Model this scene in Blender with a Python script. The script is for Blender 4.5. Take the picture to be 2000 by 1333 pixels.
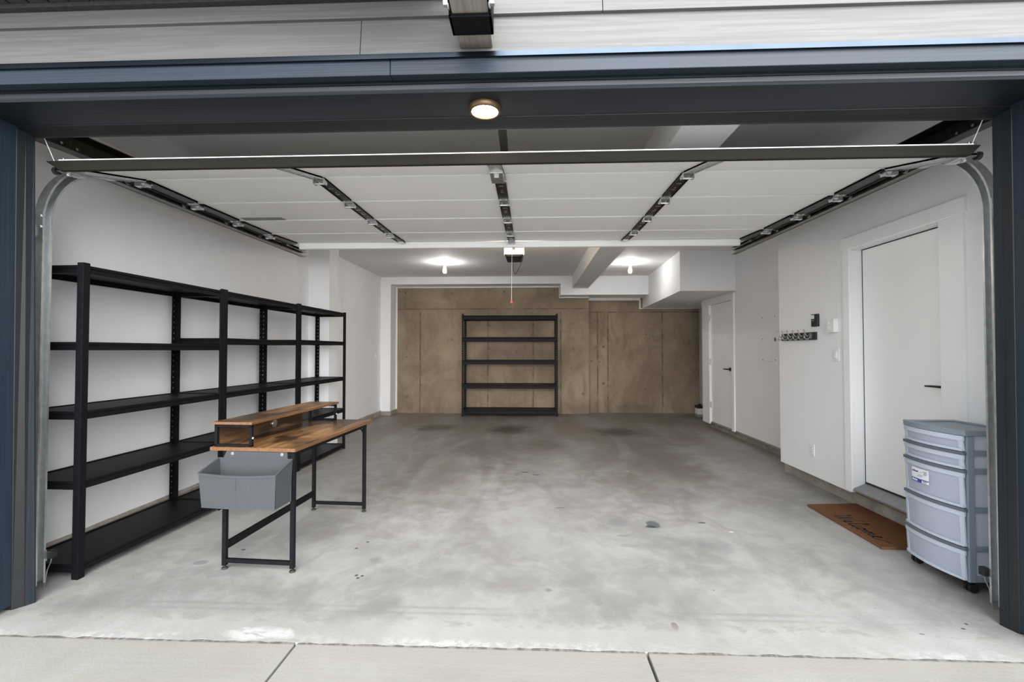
import bpy, bmesh, math, random
from mathutils import Vector, Matrix
random.seed(7)
S = bpy.context.scene
for o in list(bpy.data.objects): bpy.data.objects.remove(o, do_unlink=True)
COL = S.collection
R = math.radians

# ------------------------------------------------------------------ camera, sky, exposure
cd = bpy.data.cameras.new('camera'); cam = bpy.data.objects.new('camera', cd); COL.objects.link(cam)
cd.sensor_width = 36.0; cd.sensor_fit = 'HORIZONTAL'; cd.lens = 16.0; cd.clip_start = 0.05; cd.clip_end = 200
psi, pit = R(2.3), R(1.2)
fw = Vector((-math.sin(psi)*math.cos(pit), math.cos(psi)*math.cos(pit), math.sin(pit)))
cam.location = (0, 0, 1.32); cam.rotation_euler = fw.to_track_quat('-Z', 'Y').to_euler()
S.camera = cam
W = bpy.data.worlds.new('overcast_sky'); S.world = W; W.use_nodes = True
bg = W.node_tree.nodes['Background']; bg.inputs[0].default_value = (0.90, 0.95, 1.0, 1); bg.inputs[1].default_value = 0.95
sl_ = bpy.data.lights.new('hazy_sun', 'SUN'); sun = bpy.data.objects.new('hazy_sun', sl_); COL.objects.link(sun)
sl_.energy = 4.4; sl_.angle = R(70); sl_.color = (1.0, .995, .985)
az, el = R(13), R(18)          # behind the camera, a little to the right, through thin cloud
sun.rotation_euler = Vector((-math.sin(az)*math.cos(el), math.cos(az)*math.cos(el), -math.sin(el))).to_track_quat('-Z', 'Y').to_euler()
S.view_settings.view_transform = 'Standard'; S.view_settings.look = 'None'
S.view_settings.gamma = 1.0; S.view_settings.use_curve_mapping = False
S.view_settings.exposure = 1.14
BULB = 92.0; LENS = 26.0; PUCK = 22.0

# ------------------------------------------------------------------ materials
class NT:
    def __init__(s, name):
        s.m = bpy.data.materials.new(name); s.m.use_nodes = True
        s.t = s.m.node_tree; s.b = s.t.nodes['Principled BSDF']
        s._tc = None
    def n(s, typ, **kw):
        x = s.t.nodes.new(typ)
        for k, v in kw.items(): setattr(x, k, v)
        return x
    def l(s, a, b): s.t.links.new(a, b)
    def pos(s):
        if s._tc is None: s._tc = s.n('ShaderNodeTexCoord')
        return s._tc.outputs['Object']
    def sc(s, v, off=(0,0,0)):
        mp = s.n('ShaderNodeMapping'); s.l(s.pos(), mp.inputs[0])
        mp.inputs['Scale'].default_value = v; mp.inputs['Location'].default_value = off
        return mp.outputs[0]
    def noise(s, vec, scale=1, detail=4, rough=.55, dist=0):
        x = s.n('ShaderNodeTexNoise'); s.l(vec, x.inputs['Vector'])
        x.inputs['Scale'].default_value = scale; x.inputs['Detail'].default_value = detail
        x.inputs['Roughness'].default_value = rough; x.inputs['Distortion'].default_value = dist
        return x.outputs[0]
    def ramp(s, f, stops):
        x = s.n('ShaderNodeValToRGB'); s.l(f, x.inputs[0]); e = x.color_ramp.elements
        while len(e) < len(stops): e.new(0.5)
        for i, (p, c) in enumerate(stops):
            e[i].position = p; e[i].color = (*c, 1) if len(c) == 3 else c
        return x.outputs[0]
    def rng(s, f, a, b, c=0., d=1., smooth=True):
        x = s.n('ShaderNodeMapRange'); s.l(f, x.inputs[0])
        if smooth: x.interpolation_type = 'SMOOTHSTEP'
        for i, v in enumerate((a, b, c, d)): x.inputs[i+1].default_value = v
        return x.outputs[0]
    def math(s, op, a, b=None, c=None):
        x = s.n('ShaderNodeMath', operation=op)
        for i, v in enumerate((a, b, c)):
            if v is None: continue
            if isinstance(v, (int, float)): x.inputs[i].default_value = v
            else: s.l(v, x.inputs[i])
        return x.outputs[0]
    def mix(s, f, a, b):
        x = s.n('ShaderNodeMix', data_type='RGBA')
        if isinstance(f, (int, float)): x.inputs[0].default_value = f
        else: s.l(f, x.inputs[0])
        for k, v in ((6, a), (7, b)):
            if isinstance(v, tuple): x.inputs[k].default_value = (*v, 1)
            else: s.l(v, x.inputs[k])
        return x.outputs[2]
    def xyz(s):
        x = s.n('ShaderNodeSeparateXYZ'); s.l(s.pos(), x.inputs[0]); return x.outputs
    def spot(s, cx, cy, rx, ry, nz=None, amt=.5, e0=.75, e1=1.1, ax=(0, 1)):
        o = s.xyz_()
        dx = s.math('DIVIDE', s.math('SUBTRACT', o[ax[0]], cx), rx)
        dy = s.math('DIVIDE', s.math('SUBTRACT', o[ax[1]], cy), ry)
        d = s.math('SQRT', s.math('ADD', s.math('MULTIPLY', dx, dx), s.math('MULTIPLY', dy, dy)))
        if nz is not None: d = s.math('ADD', d, s.math('MULTIPLY', s.math('SUBTRACT', nz, .5), amt*2))
        return s.rng(d, e0, e1, 1, 0)
    def xyz_(s):
        if not hasattr(s, '_x'): s._x = s.xyz()
        return s._x
    def bump(s, f, strength=.2, dist=.01):
        x = s.n('ShaderNodeBump'); s.l(f, x.inputs['Height'])
        x.inputs['Strength'].default_value = strength; x.inputs['Distance'].default_value = dist
        s.l(x.outputs[0], s.b.inputs['Normal'])
    def col(s, c):
        if isinstance(c, tuple): s.b.inputs['Base Color'].default_value = (*c, 1)
        else: s.l(c, s.b.inputs['Base Color'])
    def set(s, rough=.5, metal=0., spec=.5):
        s.b.inputs['Roughness'].default_value = rough; s.b.inputs['Metallic'].default_value = metal
        s.b.inputs['Specular IOR Level'].default_value = spec

def plain(name, c, rough=.5, metal=0., spec=.5, var=.06, vs=6, bump=0., bs=120):
    k = NT(name); k.set(rough, metal, spec)
    nz = k.noise(k.pos(), vs, 3)
    lo = tuple(x*(1-var) for x in c); hi = tuple(min(1, x*(1+var)) for x in c)
    k.col(k.ramp(nz, [(.3, lo), (.7, hi)]))
    if bump: k.bump(k.noise(k.pos(), bs, 2), bump, .004)
    return k.m
def emit(name, c, st):
    k = NT(name); k.col((.8, .8, .8)); k.b.inputs['Emission Color'].default_value = (*c, 1)
    k.b.inputs['Emission Strength'].default_value = st
    return k.m

M = {}
M['wall'] = plain('pale_grey_wall_paint', (.875, .875, .885), .6, var=.012, bump=.06, bs=220)
M['ceil'] = plain('ceiling_paint', (.80, .80, .80), .75, var=.012, bump=.08, bs=160)
M['trimw'] = plain('white_gloss_trim', (.93, .93, .935), .35, var=.008)
M['doorw'] = plain('white_steel_door_skin', (.955, .955, .955), .42, var=.004)
M['galv'] = plain('galvanised_steel', (.70, .72, .73), .30, metal=1, var=.12, vs=30)
M['galvd'] = plain('darkened_galvanised_steel', (.20, .20, .19), .34, metal=1, var=.25, vs=14)  # darker galvanised steel; on the horizontal tracks it paints in dark reflections
M['stile'] = plain('darkened_steel', (.055, .055, .05), .38, metal=.9, var=.3, vs=20)  # dark reflections on the galvanised stiles put into the colour
M['black'] = plain('black_powder_coat', (.006, .006, .0075), .48, spec=.12, var=.2, vs=30, bump=.05, bs=400)
M['blackb'] = plain('black_shelf_board', (.005, .0045, .0055), .5, spec=.12, var=.25, vs=4)
M['plast'] = plain('black_plastic', (.01, .01, .011), .4, var=.1)
M['rubber'] = plain('black_rubber', (.02, .02, .02), .7, var=.1)
M['chrome'] = plain('brushed_nickel', (.62, .62, .62), .25, metal=1, var=.05)
M['chand'] = plain('dark_bronze_handle', (.03, .028, .026), .3, metal=.6, var=.1)
M['bronze'] = plain('warm_bronze_rim', (.10, .055, .022), .35, metal=.4, var=.1)
M['plate'] = plain('white_plastic', (.85, .85, .85), .3, var=.01)
M['felt'] = plain('grey_felt', (.050, .055, .061), .95, var=.16, vs=260, bump=.35, bs=700)
M['cartf'] = plain('blue_grey_plastic', (.23, .28, .33), .38, var=.04, bump=.03, bs=60)
M['cartd'] = plain('dark_grey_plastic_lip', (.115, .14, .165), .35, var=.04)
M['red'] = plain('red_plastic', (.55, .02, .02), .4, var=.05)
M['cordw'] = plain('white_cord', (.7, .7, .68), .7, var=.05)
M['bulb'] = emit('bulb_glass_lit', (1, .985, .96), BULB)
M['lens'] = emit('opener_lamp_lens_lit', (1, .80, .58), LENS)
M['puck'] = emit('puck_lens_lit', (1, .80, .55), PUCK)
M['sticker'] = plain('grey_sticker', (.28, .28, .28), .5, var=.2, vs=40)
M['labelw'] = plain('white_label_paper', (.82, .83, .88), .5, var=.01)
M['labelb'] = plain('blue_label_print', (.03, .06, .30), .5, var=.05)
M['ink'] = plain('black_ink', (.02, .02, .025), .6, var=.1)
M['greyink'] = plain('grey_ink', (.35, .36, .4), .6, var=.05)
M['sill'] = plain('grey_metal_sill', (.30, .30, .305), .4, metal=.5, var=.08, vs=20)
M['timberb'] = plain('rough_brown_blocking', (.24, .16, .10), .8, var=.3, vs=25)
M['caulk'] = plain('white_caulk', (.80, .79, .77), .7, var=.04)
M['pvc'] = plain('pink_grey_paint', (.5, .46, .45), .6, var=.03)

# translucent drawer plastic
k = NT('frosted_clear_plastic'); k.set(.32); k.col((.70, .755, .87))
k.b.inputs['Transmission Weight'].default_value = .45; k.b.inputs['IOR'].default_value = 1.25
k.b.inputs['Roughness'].default_value = .36; k.bump(k.noise(k.pos(), 9, 2), .08, .01); M['frost'] = k.m
k = NT('frosted_plastic_rim'); k.set(.3); k.col((.70, .77, .88))
k.b.inputs['Transmission Weight'].default_value = .25; M['frim'] = k.m

# dark blue exterior trim, brushed wood grain
def grainpaint(name, c, rough, sx=(1.2, 90, 90), amt=.12, bump=.35):
    k = NT(name); k.set(rough, 0, .38)
    nz = k.noise(k.sc(sx), 1.0, 5, .6, .4)
    k.col(k.ramp(nz, [(.25, tuple(x*(1-amt) for x in c)), (.75, tuple(x*(1+amt) for x in c))]))
    k.bump(nz, bump, .004)
    return k.m
M['navy'] = grainpaint('dark_navy_trim_paint', (.009, .012, .018), .44, amt=.3)
M['navyv'] = grainpaint('dark_navy_jamb_paint', (.012, .016, .022), .40, sx=(90, 90, 1.6), amt=.25)
M['blueh'] = grainpaint('sky_tinted_casing_paint', (.015, .025, .039), .45, amt=.25)  # bluer than the navy trim: sky reflection painted into the colour
M['bluev'] = grainpaint('sky_tinted_jamb_paint', (.013, .024, .038), .45, sx=(90, 90, 1.6), amt=.25)  # jamb version of the painted-in sky blue, grain upright
M['navyd'] = plain('dark_charcoal_vinyl', (.008, .009, .0105), .42, var=.12, vs=14)
M['flash'] = plain('dark_blue_metal_flashing', (.055, .07, .09), .22, metal=1, var=.08, vs=5)
M['seal'] = grainpaint('grimy_rubber_seal', (.0075, .0062, .0045), .85, sx=(3, 160, 160), amt=.4, bump=.5)
M['soffit'] = plain('charcoal_soffit_board', (.030, .030, .031), .75, var=.3, vs=40, bump=.5, bs=180)
# grey fibre-cement lap siding with embossed cedar grain
k = NT('grey_lap_siding'); k.set(.62, 0, .35)
g = k.noise(k.sc((1.1, 20, 34)), 1.0, 6, .62, 1.6)
g2 = k.noise(k.sc((.6, 2, 2)), 1.0, 2)
k.col(k.mix(k.rng(g, .40, .60), (.135, .133, .131), (.160, .158, .156)))
k.bump(g, .45, .006); M['siding'] = k.m
# weathered grey timber outrigger
k = NT('grey_stained_timber'); k.set(.7)
g = k.noise(k.sc((70, 3, 70)), 1.0, 5, .6, .6)
k.col(k.ramp(g, [(.3, (.22, .20, .18)), (.7, (.34, .315, .285))])); k.bump(g, .4, .004); M['timber'] = k.m
# rustic brown desk board
k = NT('rustic_brown_board'); k.set(.33, 0, .45)
g = k.noise(k.sc((26, 2.0, 26)), 1.0, 6, .62, 1.0)
h = k.noise(k.sc((5, 1.3, 5), (3, 1, 0)), 1.0, 4, .6, .9)
c1 = k.ramp(g, [(.30, (.085, .041, .017)), (.52, (.25, .128, .052)), (.75, (.45, .255, .11))])
k.col(k.mix(k.rng(h, .44, .60), c1, (.050, .027, .014))); k.bump(g, .12, .002); M['wood'] = k.m
k = NT('brown_edge_band'); k.set(.4); g = k.noise(k.sc((60, 3, 60)), 1, 4)
k.col(k.ramp(g, [(.3, (.115, .05, .021)), (.7, (.20, .095, .04))])); M['woode'] = k.m
# coir mat
k = NT('coir_fibre'); k.set(.95, 0, .1)
g = k.noise(k.pos(), 420, 3, .7); h = k.noise(k.sc((3, 2, 1)), 1.0, 3)
k.col(k.mix(k.rng(h, .3, .7), k.ramp(g, [(.3, (.135, .062, .030)), (.7, (.255, .122, .058))]), k.ramp(g, [(.3, (.115, .052, .025)), (.7, (.225, .105, .050))])))
k.bump(g, .9, .004); M['coir'] = k.m

# ---- garage slab: mottled concrete with oil, tyre dirt, patches
k = NT('garage_slab_concrete'); k.set(.55, 0, .4)
P = k.pos()
n1 = k.noise(P, .9, 7, .62, .5); n2 = k.noise(P, 5.5, 5, .65, .3); n3 = k.noise(P, 55, 4, .7); n4 = k.noise(k.sc((1.6, .35, 1)), 1.2, 5, .6, .8)
n5 = k.noise(k.sc((1.25, .8, 1), (4, 2, 0)), 1.3, 8, .68, 1.4)
base = k.mix(k.rng(n1, .32, .68), (.228, .223, .214), (.375, .37, .36))
base = k.mix(k.rng(n2, .40, .72, 0, .45), base, (.44, .435, .424))
base = k.mix(k.rng(n5, .48, .70, 0, .62), base, (.225, .217, .206))
base = k.mix(k.rng(n3, .42, .85, 0, .35), base, (.25, .25, .25))
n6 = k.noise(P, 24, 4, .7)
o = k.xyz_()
ydirt_dim = k.rng(o[1], 3.9, 8.0)  # tyre dirt and dimmer light toward the back, both put into the colour
dm = k.math('MULTIPLY', ydirt_dim, k.rng(n4, .30, .62, .35, 1.0))
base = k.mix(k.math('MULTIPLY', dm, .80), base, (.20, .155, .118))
lane = k.math('MAXIMUM', k.spot(-.9, 5.4, 1.0, 2.2, n2, .5, .3, 1.1), k.spot(1.35, 5.6, .75, 2.2, n2, .5, .3, 1.1))
base = k.mix(k.math('MULTIPLY', lane, k.rng(n4, .35, .6, .3, .95)), base, (.19, .168, .145))
for (cx, cy, rx, ry, f, c) in [(-1.62, 7.75, .42, .42, .75, (.07, .055, .042)), (-.36, 7.62, .44, .55, .85, (.06, .048, .038)), (1.42, 7.45, .50, .50, .80, (.065, .052, .04)),
        (-.75, 6.0, .30, .5, .5, (.13, .115, .10)), (.2, 6.4, .5, .4, .4, (.16, .13, .10)), (.1, 5.2, .35, .45, .35, (.18, .165, .15)), (-.9, 4.5, .45, .25, .35, (.2, .18, .165)), (.95, 4.7, .35, .35, .45, (.17, .13, .105)), (1.7, 4.9, .3, .5, .4, (.2, .165, .14)),
        (1.25, 3.15, .16, .17, .4, (.2, .2, .205)), (-.1, 3.15, .3, .12, .25, (.26, .255, .25)), (.72, 3.98, .3, .12, .25, (.24, .225, .21)), (3.3, 9.2, .5, .5, .6, (.10, .08, .065))]:
    base = k.mix(k.math('MULTIPLY', k.spot(cx, cy, rx, ry, n2, .55, .25, 1.15), f), base, c)
for (cx, cy, rx, ry, f, c) in [(.66, 3.54, .082, .088, .55, (.20, .205, .215)), (.93, 3.52, .058, .085, .9, (.085, .095, .11)), (.90, 3.475, .045, .03, .8, (.035, .035, .04)), (.66, 3.30, .055, .022, .5, (.2, .205, .215)), (.67, 3.135, .075, .035, .5, (.22, .225, .23)),
        (1.31, 3.57, .035, .018, .8, (.06, .06, .065)), (.25, 3.86, .055, .016, .7, (.12, .115, .11)), (.69, 2.235, .018, .035, .85, (.12, .11, .075)), (-2.05, 2.78, .05, .035, .6, (.17, .17, .175)), (-.98, 2.86, .035, .035, .5, (.2, .2, .21)),
        (-1.02, 2.66, .012, .014, .9, (.05, .05, .05)), (-1.0, 2.63, .012, .012, .9, (.05, .05, .05)), (-.985, 2.655, .012, .010, .9, (.05, .05, .05)), (-1.16, 3.02, .014, .012, .9, (.06, .06, .06)), (-1.12, 3.12, .013, .012, .9, (.06, .06, .06)), (-1.9, 2.97, .018, .012, .9, (.05, .05, .05)),
        (-.06, 4.96, .05, .025, .85, (.07, .06, .055)), (.06, 4.86, .05, .02, .85, (.07, .06, .055)), (.10, 2.54, .02, .02, .6, (.14, .14, .14)), (.35, 2.42, .03, .03, .4, (.2, .2, .2)), (1.46, 3.40, .02, .014, .9, (.7, .7, .68)), (1.06, 5.05, .012, .012, .9, (.75, .75, .72)), (.87, 2.13, .03, .025, .5, (.18, .18, .17)),
        (2.05, 2.27, .012, .008, .9, (.04, .04, .04)), (1.82, 2.22, .014, .008, .9, (.05, .05, .05)), (2.1, 2.31, .008, .008, .9, (.05, .05, .05))]:
    base = k.mix(k.math('MULTIPLY', k.spot(cx, cy, rx, ry, n6, .38, .65, 1.05), f), base, c)
# pale worn threshold, mortar crumbs, twin door-seal lines
base = k.mix(k.rng(o[1], 2.30, 2.18, 0, .42), base, (.47, .462, .445))
crumb = k.math('MULTIPLY', k.math('MULTIPLY', k.rng(o[1], 2.115, 2.06), k.rng(n1, .42, .58)), k.rng(k.noise(P, 22, 4, .7), .46, .56))
base = k.mix(k.math('MULTIPLY', crumb, .7), base, (.58, .575, .555))
base = k.mix(k.math('MULTIPLY', k.spot(-1.27, 2.10, .19, .06, n2, .9, .5, 1.05), k.rng(k.noise(k.sc((9, 26, 1)), 1.0, 4, .7, 1.), .36, .52)), base, (.54, .54, .53))
def band(yc, w): return k.rng(k.math('ABSOLUTE', k.math('SUBTRACT', o[1], yc)), w*.35, w, 1, 0)
lm = k.rng(k.noise(k.sc((1.4, .1, 1)), 1.0, 3), .35, .60)
for yc, w, f in ((2.345, .016, .45), (2.295, .014, .4)):
    base = k.mix(k.math('MULTIPLY', k.math('MULTIPLY', band(yc, w), lm), f), base, (.24, .235, .225))
wet = k.math('MULTIPLY', band(2.225, .05), k.rng(k.noise(k.sc((5, 7, 1)), 1.5, 4, .6, .4), .50, .58))
base = k.mix(k.math('MULTIPLY', wet, .55), base, (.27, .262, .25))
vor = k.n('ShaderNodeTexVoronoi'); k.l(P, vor.inputs['Vector']); vor.inputs['Scale'].default_value = 6.5
speck = k.rng(vor.outputs['Distance'], .045, .02)
speck = k.math('MULTIPLY', speck, k.rng(n2, .50, .56))
base = k.mix(k.math('MULTIPLY', speck, .8), base, (.07, .07, .07))
k.col(base)
k.bump(k.math('ADD', k.math('MULTIPLY', n2, .7), k.math('MULTIPLY', n3, .4)), .22, .012)
k.l(k.rng(n1, .3, .7, .38, .62), k.b.inputs['Roughness'])
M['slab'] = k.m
# ---- driveway
k = NT('driveway_concrete'); k.set(.75, 0, .3)
P = k.pos(); n1 = k.noise(P, 1.3, 6, .6, .4); n2 = k.noise(k.sc((2, 60, 1)), 1.0, 4, .6); n3 = k.noise(P, 70, 4, .7); o = k.xyz_()
base = k.mix(k.rng(n1, .3, .7), (.285, .276, .250), (.342, .333, .307))
base = k.mix(k.rng(n2, .4, .8, 0, .3), base, (.39, .383, .362)); base = k.mix(k.rng(n3, .45, .9, 0, .3), base, (.276, .27, .25))
vor = k.n('ShaderNodeTexVoronoi'); k.l(P, vor.inputs['Vector']); vor.inputs['Scale'].default_value = 5.0
base = k.mix(k.math('MULTIPLY', k.math('MULTIPLY', k.rng(vor.outputs['Distance'], .05, .02), k.rng(n1, .5, .6)), .8), base, (.05, .05, .045))
for xc in (-1.117, -.997, .447, .572):
    d = k.math('ABSOLUTE', k.math('SUBTRACT', o[0], xc))
    base = k.mix(k.math('MULTIPLY', k.math('MULTIPLY', k.rng(d, .0015, .004, 1, 0), k.rng(o[1], 1.98, 1.94)), .45), base, (.3, .285, .26))
base = k.mix(k.math('MULTIPLY', k.rng(o[1], 1.93, 1.97), .35), base, (.325, .31, .283))
base = k.mix(k.math('MULTIPLY', k.math('MULTIPLY', k.rng(o[1], 2.026, 2.036), k.rng(k.noise(k.sc((30, 4, 1)), 1.0, 3), .35, .6, .35, 1)), .75), base, (.07, .065, .055))
k.col(base); k.bump(n3, .25, .006); M['drive'] = k.m
# ---- cast foundation wall
def castwall(name, horiz, verts, spots):
    k = NT(name); k.set(.82, 0, .25); P = k.pos(); o = k.xyz_()
    n1 = k.noise(P, 1.1, 6, .62, .5); n2 = k.noise(P, 7, 5, .65); n3 = k.noise(P, 60, 3, .7); n4 = k.noise(k.sc((2.4, 1, .9)), 1.3, 6, .66, .6)
    b = k.mix(k.rng(n1, .3, .7), (.215, .160, .110), (.365, .286, .205))
    b = k.mix(k.rng(n4, .45, .70, 0, .6), b, (.185, .138, .092))
    b = k.mix(k.rng(n2, .5, .8, 0, .4), b, (.34, .283, .212)); b = k.mix(k.rng(n3, .5, .9, 0, .35), b, (.19, .145, .10))
    fade = k.rng(n2, .36, .60, .2, 1)
    for z in horiz:
        d = k.math('ABSOLUTE', k.math('SUBTRACT', o[2], z))
        b = k.mix(k.math('MULTIPLY', k.math('MULTIPLY', k.rng(d, .004, .018, 1, 0), fade), .72), b, (.085, .063, .042))
    for x in verts:
        d = k.math('ABSOLUTE', k.math('SUBTRACT', o[0], x))
        b = k.mix(k.math('MULTIPLY', k.math('MULTIPLY', k.math('MULTIPLY', k.rng(d, .004, .022, 1, 0), k.rng(o[2], 2.16, 2.1)), fade), .72), b, (.085, .063, .042))
    for (x, z, r, f) in spots:
        b = k.mix(k.math('MULTIPLY', k.spot(x, z, r*.62, r*.62, n2, .9, .1, 1.1, ax=(0, 2)), f*.8), b, (.085, .065, .046))
    b = k.mix(k.math('MULTIPLY', k.rng(o[2], .34, .02), k.rng(n4, .35, .65, 0, .55)), b, (.15, .12, .09))
    k.col(b); k.bump(k.math('ADD', n2, k.math('MULTIPLY', n3, .4)), .3, .01)
    return k.m
sp = [(-2.65, 2.55, .04, .9), (-1.95, 2.33, .03, .5), (-1.65, 2.53, .05, .8), (-.55, 2.56, .05, .8), (.5, 2.58, .05, .8), (-2.6, 1.75, .04, .5), (-2.62, 1.18, .05, .8), (-1.65, 1.55, .06, .5), (-2.6, .35, .06, .7), (-1.4, 2.1, .05, .4), (-.86, 1.85, .05, .7), (.07, 1.85, .05, .7), (-.86, 1.36, .06, .5), (.07, .95, .04, .6), (.9, 1.35, .04, .8), (.85, .95, .03, .8), (.82, .62, .03, .8), (1.1, .42, .06, .7), (-.35, 1.9, .03, .5), (-.3, 1.3, .05, .6), (-1.0, .8, .05, .4), (-.4, .7, .03, .5), (.9, 1.9, .04, .5), (-2.3, .6, .04, .7)]
M['castl'] = castwall('cast_concrete_left', (2.197,), (-2.329, -.891, .058, .636), sp)
sp = [(1.55, 1.40, .07, .8), (1.52, 1.22, .03, .8), (1.47, 1.08, .03, .8), (1.40, 1.4, .06, .5), (1.3, 1.1, .05, .7), (1.3, 1.9, .05, .6), (1.55, .62, .06, .8), (1.70, .56, .04, .6), (2.45, 1.66, .04, .8), (2.6, 1.62, .09, .7), (2.42, 1.58, .05, .5), (2.79, 1.2, .05, .7), (2.79, .93, .03, .8), (2.8, .52, .03, .8), (2.42, .5, .04, .7), (2.5, 1.0, .04, .5), (3.35, 1.5, .05, .6), (3.45, 1.2, .04, .6), (3.4, .8, .05, .6), (1.98, .12, .25, .6), (2.3, .10, .25, .5), (2.05, .85, .02, .6)]
M['castr'] = castwall('cast_concrete_right', (2.138,), (1.432, 1.649, 2.79), sp)
k = NT('curb_concrete'); k.set(.85, 0, .2); P = k.pos(); n1 = k.noise(P, 3, 5, .65, .5); n2 = k.noise(P, 25, 4, .7)
b = k.mix(k.rng(n1, .3, .7), (.27, .24, .20), (.44, .415, .375)); b = k.mix(k.rng(n2, .45, .8, 0, .5), b, (.20, .17, .14))
k.col(b); k.bump(n2, .6, .012); M['curb'] = k.m

# ------------------------------------------------------------------ mesh helpers
class MB:
    def __init__(s): s.v = []; s.f = []; s.mi = []; s.cur = 0
    def add(s, vs, fs):
        b = len(s.v); s.v += [tuple(v) for v in vs]
        for f in fs: s.f.append(tuple(i+b for i in f)); s.mi.append(s.cur)
        return s
    def hull8(s, p):   # p: 4 bottom ccw, 4 top
        return s.add(p, [(3,2,1,0),(4,5,6,7),(0,1,5,4),(1,2,6,5),(2,3,7,6),(3,0,4,7)])
    def box(s, x0, x1, y0, y1, z0, z1):
        if x0 > x1: x0, x1 = x1, x0
        if y0 > y1: y0, y1 = y1, y0
        if z0 > z1: z0, z1 = z1, z0
        return s.hull8([(x0,y0,z0),(x1,y0,z0),(x1,y1,z0),(x0,y1,z0),(x0,y0,z1),(x1,y0,z1),(x1,y1,z1),(x0,y1,z1)])
    def prism(s, poly, axis, a, b):
        def mk(p, t): return (t, p[0], p[1]) if axis == 'x' else (p[0], t, p[1]) if axis == 'y' else (p[0], p[1], t)
        n = len(poly)
        vs = [mk(p, a) for p in poly] + [mk(p, b) for p in poly]
        fs = [tuple(range(n-1, -1, -1)), tuple(range(n, 2*n))] + [(i, (i+1) % n, (i+1) % n+n, i+n) for i in range(n)]
        return s.add(vs, fs)
    def sweep(s, rings, cap=True, closed=True):
        n = len(rings[0]); vs = [p for r in rings for p in r]; fs = []
        for i in range(len(rings)-1):
            for j in range(n if closed else n-1):
                fs.append((i*n+j, i*n+(j+1) % n, (i+1)*n+(j+1) % n, (i+1)*n+j))
        if cap and closed: fs += [tuple(range(n-1, -1, -1)), tuple(range((len(rings)-1)*n, len(rings)*n))]
        return s.add(vs, fs)
    def tube(s, pts, r, n=8):
        pts = [Vector(p) for p in pts]; rings = []; prev = None
        for i, p in enumerate(pts):
            d = (pts[min(i+1, len(pts)-1)] - pts[max(i-1, 0)]).normalized()
            if prev is None:
                u = d.cross(Vector((0, 0, 1)) if abs(d.z) < .9 else Vector((1, 0, 0))).normalized()
            else: u = (prev - d*prev.dot(d)).normalized()
            prev = u; w = d.cross(u); rr = r[i] if isinstance(r, (list, tuple)) else r
            rings.append([p + (u*math.cos(2*math.pi*j/n) + w*math.sin(2*math.pi*j/n))*rr for j in range(n)])
        return s.sweep(rings)
    def cyl(s, p0, p1, r, n=14): return s.tube([p0, p1], r, n)
    def lathe(s, prof, c=(0, 0, 0), n=24):   # prof: (r, z)
        rings = [[(c[0]+r*math.cos(2*math.pi*j/n), c[1]+r*math.sin(2*math.pi*j/n), c[2]+z) for j in range(n)] for r, z in prof]
        return s.sweep(rings)
    def mesh(s, name, mats, off=(0, 0, 0), smooth=False):
        me = bpy.data.meshes.new(name)
        me.from_pydata([(v[0]-off[0], v[1]-off[1], v[2]-off[2]) for v in s.v], [], s.f)
        for m in (mats if isinstance(mats, (list, tuple)) else [mats]): me.materials.append(m)
        for p, i in zip(me.polygons, s.mi): p.material_index = i
        bm = bmesh.new(); bm.from_mesh(me); bmesh.ops.recalc_face_normals(bm, faces=bm.faces); bm.to_mesh(me); bm.free()
        if smooth:
            for p in me.polygons: p.use_smooth = True
            try: me.set_sharp_from_angle(angle=R(35))
            except Exception: pass
        me.update(); return me

def obj(name, mb, mats, parent=None, off=None, bevel=0, smooth=False, loc=(0, 0, 0), **props):
    if off is None: off = tuple(parent_world(parent)) if (parent is not None and root_of(parent).get('_w')) else (0, 0, 0)
    me = mb.mesh(name, mats, off, smooth); o = bpy.data.objects.new(name, me); COL.objects.link(o)
    if parent is not None: o.parent = parent
    o.location = loc
    if bevel:
        m = o.modifiers.new('bevel', 'BEVEL'); m.width = bevel; m.segments = 2; m.limit_method = 'ANGLE'; m.angle_limit = R(40)
    for kk, v in props.items(): o[kk] = v
    return o
def root_of(p):
    while p.parent is not None: p = p.parent
    return p
def parent_world(p):
    v = Vector((0, 0, 0))
    while p is not None: v += p.location; p = p.parent
    return v
def thing(name, label, cat, loc=(0, 0, 0), rotz=0, group=None, world=True):
    o = bpy.data.objects.new(name, None); COL.objects.link(o); o.location = loc; o.rotation_euler = (0, 0, rotz)
    o.empty_display_size = .1; o['label'] = label; o['category'] = cat
    if group: o['group'] = group
    if world: o['_w'] = 1           # parts are given in world metres and shifted to the thing's base
    return o
def struct(name, mb, mats, parent=None, bevel=0, smooth=False, **p):
    if parent is None: p['kind'] = 'structure'
    return obj(name, mb, mats, parent, (0, 0, 0), bevel, smooth, **p)
def copy_tree(o, parent=None):
    c = o.copy(); COL.objects.link(c)
    if parent is not None: c.parent = parent
    for ch in list(o.children): copy_tree(ch, c)
    return c

# ------------------------------------------------------------------ the shell
rf = random.Random(3)
front = [(-5 + i*.05, 2.045 + rf.uniform(-.005, .005) + (.008 if rf.random() < .12 else 0)) for i in range(201)]
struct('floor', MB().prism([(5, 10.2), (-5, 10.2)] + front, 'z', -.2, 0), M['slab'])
b = MB().box(-9, 9, -16, 2.6, -.4, -.16)
drive = struct('driveway', b, M['curb'])
for x0, x1 in ((-7.5, -1.062), (-1.050, .501), (.513, 7.5)):
    struct('concrete_slab', MB().box(x0, x1, -15, 2.052, -.16, -.0006), M['drive'], drive, bevel=.003)

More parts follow.
